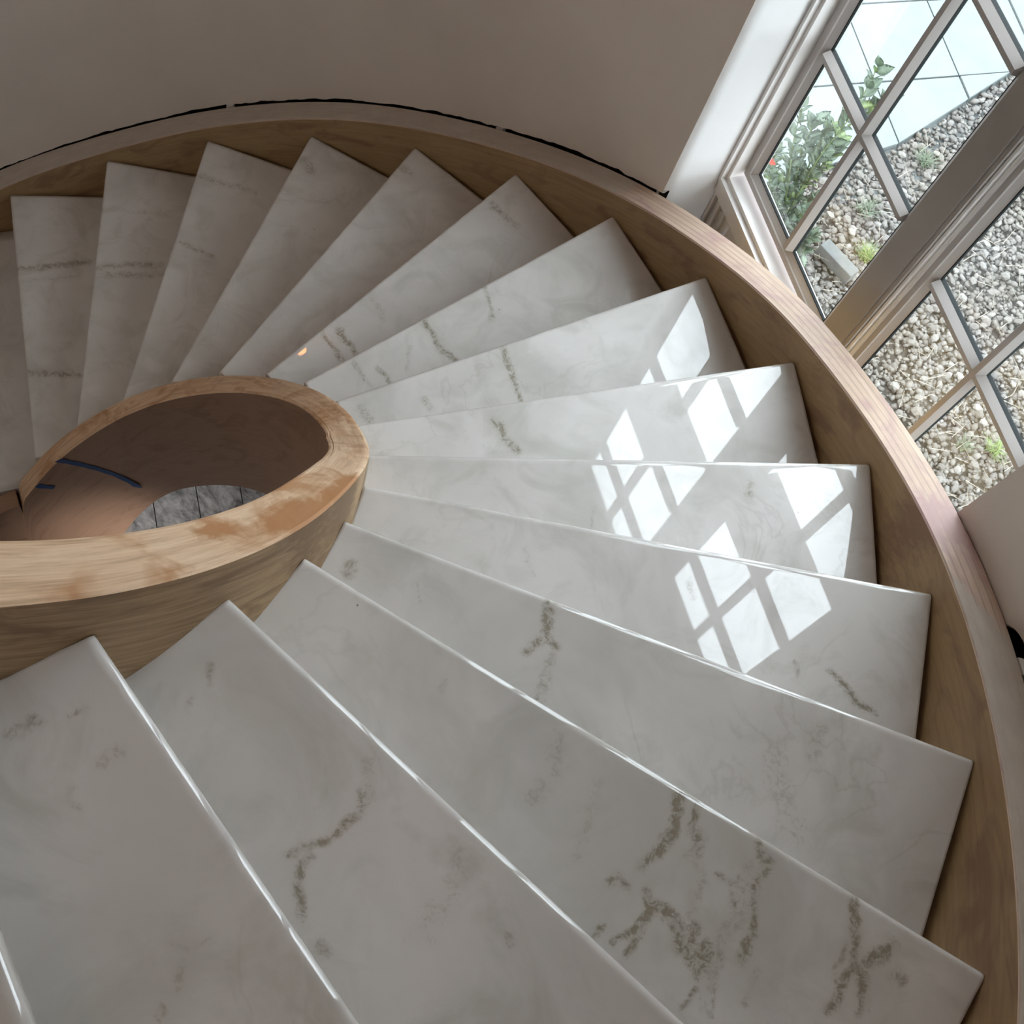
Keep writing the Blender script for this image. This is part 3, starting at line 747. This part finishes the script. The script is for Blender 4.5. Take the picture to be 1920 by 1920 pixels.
obj('wall_plate', fixn(mesh('wall_plate', vsb, [(0, 1, 3, 2), (4, 6, 7, 5), (0, 4, 5, 1), (2, 3, 7, 6), (0, 2, 6, 4), (1, 5, 7, 3)])), TRIM, sc)

# ------------------------------------------------------------------ outdoors
GZ = -2.90
def soil_mat():
    m, nt, b = newmat('dry_soil'); g = N(nt)
    tc = g.n('ShaderNodeNewGeometry').outputs['Position']
    f = g.noise(tc, 18, 6, .65, .5)
    g.l(g.ramp(f, [(.35, (.035, .031, .026)), (.55, (.06, .054, .046)), (.7, (.08, .073, .064))]), b.inputs['Base Color']); b.inputs['Roughness'].default_value = .95
    g.bump(f, .6, .02, b); return m
def stone_mat():
    m, nt, b = newmat('gravel_stone'); g = N(nt)
    c = g.n('ShaderNodeAttribute', attribute_name='tone').outputs['Fac']
    f = g.noise(g.n('ShaderNodeNewGeometry').outputs['Position'], 120, 3, .6)
    col = g.ramp(c, [(0, (.045, .043, .042)), (.35, (.075, .071, .067)), (.6, (.105, .099, .092)), (.85, (.145, .138, .13)), (1, (.23, .225, .21))])
    col = g.mix(g.math('MULTIPLY', f, .35), col, (.06, .05, .04))
    f3 = g.noise(g.n('ShaderNodeNewGeometry').outputs['Position'], 3.5, 4, .6)
    col = g.mix(g.ramp(f3, [(.42, (0, 0, 0)), (.62, (.5, .5, .5))]), col, (.085, .068, .048))
    g.l(col, b.inputs['Base Color']); b.inputs['Roughness'].default_value = .7; return m
SOIL = soil_mat(); STONE = stone_mat()
def ground_pt(u, n, z): return W(u, n, z)
gnd = wb('ground', [(-12, 12, 1.74, 22, GZ - .4, GZ - .02)], SOIL); tag(gnd, kind='structure')
# patio polygon test: patio lies left of the edge line
def in_patio(x, y, m=0.0): return x < -.18 - m and x < -.27 + (y - 3.42) * .243 - m
# gravel
random.seed(7)
import numpy as np
ico_v = []; ico_f = []
bb_ = bmesh.new(); bmesh.ops.create_icosphere(bb_, subdivisions=1, radius=1)
ico_v = np.array([v.co[:] for v in bb_.verts]); ico_f = np.array([[v.index for v in f.verts] for f in bb_.faces]); bb_.free()
rs = np.random.RandomState(3)
bed = empty('gravel_bed', (0.6, 3.2, GZ)); tag(bed, 'bed of loose pale grey gravel outside the window', 'gravel')
def stone_shape(rng):
    k = ico_v * (1 + .22 * (rng.rand(len(ico_v), 1) - .5) * 2)
    k = k * np.array([1, rng.uniform(.6, .9), rng.uniform(.4, .65)]); return k
# individual pebbles: shared meshes with flat shading
peb = []
for i in range(10):
    v = stone_shape(rs); me = mesh('pebble', [tuple(x) for x in v], [tuple(int(a) for a in f) for f in ico_f])
    a_ = me.attributes.new('tone', 'FLOAT', 'POINT'); a_.data.foreach_set('value', [[.2, .4, .55, .7, .85, 1.0, .5, .3, .65, .95][i]] * len(v)); me.materials.append(STONE); peb.append(me)
cnt = 0
while cnt < 290:
    x = rs.uniform(-.3, 1.55); y = rs.uniform(2.75, 4.4)
    if in_patio(x, y, -.03): continue
    if x > .2 + (4.6 - y) * .75 or (Vector((x, y, 0)) @ NN) < 1.95: continue
    if .0 < x < .18 and 3.12 < y < 3.2: continue
    o = obj('pebble', peb[cnt % 10], None, bed); o.location = (x - .6, y - 3.2, .012); s = rs.uniform(.016, .024)
    o.scale = (s, s, s); o.rotation_euler = (rs.uniform(-.3, .3), rs.uniform(-.3, .3), rs.uniform(0, 6.28)); cnt += 1
# the rest, too many to pick apart
nst = 70000
P = np.stack([rs.uniform(-1.1, 2.2, nst), rs.uniform(1.8, 5.0, nst)], 1)
keep = ~((P[:, 0] < -.17) & (P[:, 0] < -.26 + (P[:, 1] - 3.42) * .243)) & ((P[:, 0] * NN.x + P[:, 1] * NN.y) > 1.78)
P = P[keep]; n = len(P)
shapes = [stone_shape(rs) for _ in range(24)]
sidx = rs.randint(0, 24, n); sc_ = rs.gamma(6, .00175, n).clip(.005, .02); ang = rs.uniform(0, 6.283, n)
A = np.array(shapes)[sidx] * sc_[:, None, None]
tl = rs.uniform(-.5, .5, (n, 2))
ca, sa = np.cos(ang)[:, None], np.sin(ang)[:, None]
X = A[:, :, 0] * ca - A[:, :, 1] * sa; Y = A[:, :, 0] * sa + A[:, :, 1] * ca; Z = A[:, :, 2] + X * tl[:, :1] * .6 + Y * tl[:, 1:] * .6
X += P[:, :1]; Y += P[:, 1:]; Z += GZ - .004 + rs.uniform(-.012, .008, (n, 1))
V_ = np.stack([X, Y, Z], 2).reshape(-1, 3) - np.array([.6, 3.2, GZ]); nv = len(ico_v)
F_ = (ico_f[None] + (np.arange(n) * nv)[:, None, None]).reshape(-1, 3)
me = bpy.data.meshes.new('gravel'); me.vertices.add(len(V_)); me.vertices.foreach_set('co', V_.ravel())
me.loops.add(F_.size); me.loops.foreach_set('vertex_index', F_.ravel().astype(np.int32))
me.polygons.add(len(F_)); me.polygons.foreach_set('loop_start', np.arange(0, F_.size, 3, dtype=np.int32)); me.polygons.foreach_set('loop_total', np.full(len(F_), 3, dtype=np.int32))
me.update(calc_edges=True)
a_ = me.attributes.new('tone', 'FLOAT', 'POINT'); a_.data.foreach_set('value', np.repeat(rs.beta(2.2, 2.0, n), nv))
gv = obj('gravel', me, STONE, bed); gv['kind'] = 'stuff'
# patio of square slabs, clipped at the gravel edge
def slab_mat():
    m, nt, b = newmat('pale_concrete_slab'); g = N(nt)
    tc = g.n('ShaderNodeNewGeometry').outputs['Position']
    f = g.noise(tc, 5, 5, .6); f2 = g.noise(tc, 90, 3, .6)
    g.l(g.mix(g.math('MULTIPLY', f2, .12), g.ramp(f, [(.3, (.118, .134, .134)), (.7, (.138, .154, .153))]), (.11, .12, .12)), b.inputs['Base Color']); b.inputs['Roughness'].default_value = .8
    b.inputs['Specular IOR Level'].default_value = .2
    return m
SLAB = slab_mat()
pat = wb('patio', [(1.3, 3.4, 2.0, 7.0, GZ - .1, GZ - .015)], SOIL)
me_p = pat.data
pat.data.materials.clear(); pat.data.materials.append(plain('mortar', (.09, .10, .10), .9)); tag(pat, kind='structure')
d1 = Vector((math.cos(R_(65)), math.sin(R_(65)))); d2 = Vector((math.cos(R_(-25)), math.sin(R_(-25))))
S1, S2 = .40, .405
org = Vector((-.44, 3.96)); 
def clip(poly_, nx, ny, c):      # keep nx*x+ny*y <= c
    out = []
    for i in range(len(poly_)):
        a, b = poly_[i], poly_[(i + 1) % len(poly_)]; da, db = nx * a.x + ny * a.y - c, nx * b.x + ny * b.y - c
        if da <= 0: out.append(a)
        if da * db < 0: out.append(a.lerp(b, da / (da - db)))
    return out
jo = ((Vector((-.18, 3.80)) - org) @ d1); 
for i in range(-5, 6):
    for j in range(-6, 3):
        g_ = .004
        c = [org + d1 * (jo + S1 * (i + a)) + d2 * (S2 * (j + b)) for a, b in ((g_ / S1, g_ / S2), (1 - g_ / S1, g_ / S2), (1 - g_ / S1, 1 - g_ / S2), (g_ / S1, 1 - g_ / S2))]
        c = clip(c, 1, 0, -.18); c = clip(c, 1, -.243, -.27 - 3.42 * .243)
        c = clip(c, -NN.x, -NN.y, -1.9)
        if len(c) < 3: continue
        ar = abs(sum(c[q].x * c[(q + 1) % len(c)].y - c[(q + 1) % len(c)].x * c[q].y for q in range(len(c)))) / 2
        if ar < .002: continue
        zt = GZ + .012 + .0015 * ((i * 7 + j * 3) % 4); m_ = len(c)
        vs_ = [(p.x, p.y, GZ - .05) for p in c] + [(p.x, p.y, zt) for p in c]
        fs = [tuple(range(m_)), tuple(range(m_, 2 * m_))] + [(q, (q + 1) % m_, m_ + (q + 1) % m_, m_ + q) for q in range(m_)]
        obj('paving_slab', fixn(mesh('paving_slab', vs_, fs)), SLAB, pat)
# concrete block on the gravel
BLK = plain('weathered_concrete', (.085, .09, .09), .85, .06, 30, .2, .5, 120)
bc = Vector((.092, 3.152, GZ)); a_ = Vector((.148, .004, 0)).normalized(); b2 = Vector((-a_.y, a_.x, 0))
bl = boxes('concrete_block', [(-.085, .085, -.026, .026, -.0, .058)], BLK, bevel=.004, frame=lambda a, b, c: (a_ * a + b2 * b + Vector((0, 0, c + .004)))[:])
bl.location = bc; tag(bl, 'grey concrete block lying on the gravel beside a bright green weed', 'block')
# weeds
def leaf_mat(name, c1, c2):
    m, nt, b = newmat(name); g = N(nt)
    f = g.noise(g.n('ShaderNodeNewGeometry').outputs['Position'], 40, 3, .6)
    g.l(g.ramp(f, [(.3, c1), (.7, c2)]), b.inputs['Base Color']); b.inputs['Roughness'].default_value = .5
    return m
GRASS = leaf_mat('weed_green', (.05, .10, .015), (.11, .17, .035)); DULL = leaf_mat('dusty_green', (.05, .07, .035), (.08, .105, .06)); STRAW = leaf_mat('dry_straw', (.20, .18, .14), (.30, .27, .22))
LEAF = leaf_mat('shrub_leaf', (.045, .07, .045), (.075, .105, .065)); LEAF2 = leaf_mat('shrub_leaf_young', (.07, .11, .035), (.11, .15, .05)); STEMM = plain('green_stem', (.09, .12, .05), .6)
PETAL = plain('red_petal', (.55, .07, .05), .5)
def tuft(x, y, n, hgt, spread, mat, label, seed):
    rd = random.Random(seed); verts, faces = [], []
    for i in range(n):
        a = rd.uniform(0, 6.28); l = hgt * rd.uniform(.5, 1); o_ = Vector((rd.uniform(-1, 1), rd.uniform(-1, 1), 0)) * spread * .35
        d = Vector((math.cos(a), math.sin(a), 0)); s = Vector((-d.y, d.x, 0)) * rd.uniform(.0015, .003); ln = rd.uniform(.5, 1.2)
        b = len(verts)
        for q in range(4):
            t = q / 3; c = o_ + d * spread * ln * t * t + Vector((0, 0, l * t)); ww_ = s * (1 - t * .9)
            verts += [c + ww_, c - ww_]
        for q in range(3): faces.append((b + 2 * q, b + 2 * q + 1, b + 2 * q + 3, b + 2 * q + 2))
    o = obj('weed', mesh('weed', verts, faces), mat); o.location = (x, y, GZ); tag(o, label, 'weed'); return o
tuft(.135, 3.285, 90, .07, .055, GRASS, 'bright green weed tuft beside the grey concrete block on the gravel', 1)
tuft(1.01, 3.12, 70, .06, .06, GRASS, 'pale green weed tuft in the gravel near the right hand wall corner', 2)
tuft(-.056, 3.83, 80, .06, .06, DULL, 'dull green weed near the patio edge, close to the window post', 3)
tuft(-.02, 3.44, 60, .05, .06, DULL, 'dusty low weed in the gravel between shrub and patio edge weed', 4)
tuft(.93, 3.03, 40, .05, .05, DULL, 'small sparse weed left of the pale green tuft by the right hand muntin', 5)
rd = random.Random(5); verts, faces = [], []
for i in range(520):
    x, y = rd.uniform(-.1, 1.5), rd.uniform(2.7, 4.2)
    if in_patio(x, y): continue
    a = rd.uniform(0, 3.14); l = rd.uniform(.03, .09); d = Vector((math.cos(a), math.sin(a), 0)) * l; s = Vector((-d.y, d.x, 0)).normalized() * .0016; c = Vector((x, y, GZ + .022)); b = len(verts)
    up = Vector((0, 0, rd.uniform(.0, .012)))
    verts += [c - s, c + s, c + d + up + s * .4, c + d + up - s * .4, c + Vector((0, 0, .0015)), c + d + up + Vector((0, 0, .001))]
    faces += [(b, b + 1, b + 5, b + 4), (b + 4, b + 5, b + 2, b + 1)][:1] + [(b, b + 1, b + 2, b + 3), (b + 1, b + 4, b + 5, b + 2), (b, b + 4, b + 5, b + 3)]
st = obj('dry_grass', mesh('dry_grass', verts, faces), STRAW); tag(st, 'scattered dry straw bits over the gravel', 'straw', kind='stuff')
# shrub: arching stems with opposite leaves
shrub = empty('flowering_shrub', (-.16, 3.0, GZ)); tag(shrub, 'leafy green shrub arching up outside the left window with one red flower', 'shrub')
def leafmesh(seed):
    rd = random.Random(seed); verts, faces = [], []; n = 7
    for i in range(n):
        t = i / (n - 1); w_ = .30 * math.sin(math.pi * min(1, t ** .85 * .97 + .02)) * (1.1 - .3 * t); z = .16 * math.sin(t * 2.2) + .02 * rd.uniform(-1, 1)
        verts += [(t, w_, z + .05), (t, 0, z), (t, -w_, z + .05), (t, 0, z - .012)]
    for i in range(n - 1):
        a = i * 4; b = a + 4
        faces += [(a, b, b + 1, a + 1), (a + 1, b + 1, b + 2, a + 2), (a + 2, b + 2, b + 3, a + 3), (a + 3, b + 3, b, a)]
    return mesh('leaf', verts, faces, smooth=True)
LM = [leafmesh(i) for i in range(4)]
for i, m_ in enumerate(LM): m_.materials.append(LEAF if i < 3 else LEAF2)
O = shrub.location
def tube(pts, r0, r1, mat, name, parent, n=6):
    verts, faces = [], []
    for i, p in enumerate(pts):
        a = pts[max(0, i - 1)]; b = pts[min(len(pts) - 1, i + 1)]; d = (b - a).normalized(); s = d.orthogonal().normalized(); q = d.cross(s); r = lerp(r0, r1, i / (len(pts) - 1))
        verts += [p + s * r * math.cos(6.2832 * k / n) + q * r * math.sin(6.2832 * k / n) for k in range(n)]
    for i in range(len(pts) - 1):
        for k in range(n): faces.append((i * n + k, i * n + (k + 1) % n, (i + 1) * n + (k + 1) % n, (i + 1) * n + k))
    return obj(name, fixn(mesh(name, verts, faces, smooth=True)), mat, parent)
stems = [  # control points in world space
 [(-.13, 3.04, GZ), (-.14, 3.02, -2.6), (-.15, 3.03, -2.42), (-.16, 3.10, -2.25), (-.20, 3.174, -2.1)],
 [(-.13, 3.04, GZ), (-.16, 3.01, -2.62), (-.22, 3.03, -2.45), (-.25, 3.07, -2.36)],
 [(-.13, 3.04, GZ), (-.17, 2.99, -2.62), (-.24, 2.98, -2.42), (-.28, 2.98, -2.27)],
 [(-.15, 3.10, -2.30), (-.13, 3.15, -2.24), (-.12, 3.185, -2.18)],
 [(-.13, 3.04, GZ), (-.10, 3.05, -2.72), (-.08, 3.06, -2.62)],
 [(-.13, 3.04, GZ), (-.19, 2.96, -2.7), (-.22, 2.89, -2.5), (-.23, 2.86, -2.38)],
 [(-.13, 3.04, GZ), (-.05, 3.02, -2.8), (.0, 3.02, -2.72)],
 [(-.14, 3.02, -2.6), (-.14, 3.07, -2.48), (-.15, 3.12, -2.40)]]
stems += [[(-.13, 3.04, GZ), (-.20, 3.06, -2.75), (-.27, 3.10, -2.62)], [(-.14, 3.03, -2.8), (-.20, 2.95, -2.62), (-.26, 2.92, -2.48)], [(-.14, 3.03, -2.8), (-.08, 2.97, -2.66), (-.05, 2.95, -2.55)],
 [(-.14, 3.03, -2.85), (-.06, 3.0, -2.8), (.02, 2.97, -2.76)], [(-.15, 3.03, -2.6), (-.2, 3.1, -2.5), (-.22, 3.16, -2.42)], [(-.14, 3.03, -2.8), (-.15, 2.93, -2.7), (-.14, 2.87, -2.6)]]
rd = random.Random(11); nl = 0; XL = []
CV = CAM
for si, ctrl in enumerate(stems):
    P_ = [Vector(c) - O for c in ctrl]; pts = []
    for i in range(len(P_) - 1):
        p0 = P_[max(i - 1, 0)]; p1, p2 = P_[i], P_[i + 1]; p3 = P_[min(i + 2, len(P_) - 1)]
        for q in range(6):
            t = q / 6
            pts.append(.5 * ((2 * p1) + (p2 - p0) * t + (2 * p0 - 5 * p1 + 4 * p2 - p3) * t * t + (3 * p1 - p0 - 3 * p2 + p3) * t ** 3))
    pts.append(P_[-1])
    tube(pts, .0045, .0015, STEMM, 'stem', shrub)
    tot = len(pts)
    for i in range(2, tot):
        d = (pts[i] - pts[i - 1]).normalized()
        for sgn in (-1, 1, 0) if i % 2 else (-1, 1):
            a = rd.uniform(-.6, .6); side_ = d.orthogonal().normalized(); side_ = Matrix.Rotation(rd.uniform(0, 6.28) if sgn == 0 else (a + (math.pi if sgn < 0 else 0) + i * 1.1), 3, d) @ side_
            dirn = (side_ * 1.0 + d * .55 + Vector((0, 0, .15))).normalized()
            L_ = rd.uniform(.036, .062); nz = (Vector((0, 0, 1)) + Vector((rd.uniform(-.4, .4), rd.uniform(-.4, .4), 0))); y_ = nz.cross(dirn).normalized(); z_ = dirn.cross(y_)
            mm = Matrix((dirn, y_, z_)).transposed().to_4x4() @ Matrix.Diagonal((L_, L_, L_, 1)); mm.translation = pts[i] + side_ * .003
            XL.append((mm, 3 if rd.random() < .14 else rd.randrange(3)))
XL.sort(key=lambda q: -(q[0].translation + O).z)
for mm, k in XL[:290]:
    o = obj('leaf', LM[k], None, shrub); o.matrix_local = mm
vv2, ff2, mm2 = [], [], []
for mm, k in XL[290:]:
    b = len(vv2); vv2 += [mm @ v.co for v in LM[k].vertices]; ff2 += [tuple(b + i for i in p.vertices) for p in LM[k].polygons]; mm2 += [1 if k == 3 else 0] * len(LM[k].polygons)
if vv2: obj('foliage', mesh('foliage', vv2, ff2, True, [LEAF, LEAF2], mm2), None, shrub)['kind'] = 'stuff'
fl_ = Vector((-.216, 2.84, -2.4)) - O
verts, faces = [], []
for k in range(6):
    a = k * 1.047; d = Vector((math.cos(a), math.sin(a), .35)); s = Vector((-math.sin(a), math.cos(a), 0)) * .007; b = len(verts)
    verts += [fl_, fl_ + d * .009 + s, fl_ + d * .017, fl_ + d * .009 - s]; faces.append((b, b + 1, b + 2, b + 3))
obj('flower', mesh('flower', verts, faces), PETAL, shrub)['label'] = 'small red flower'
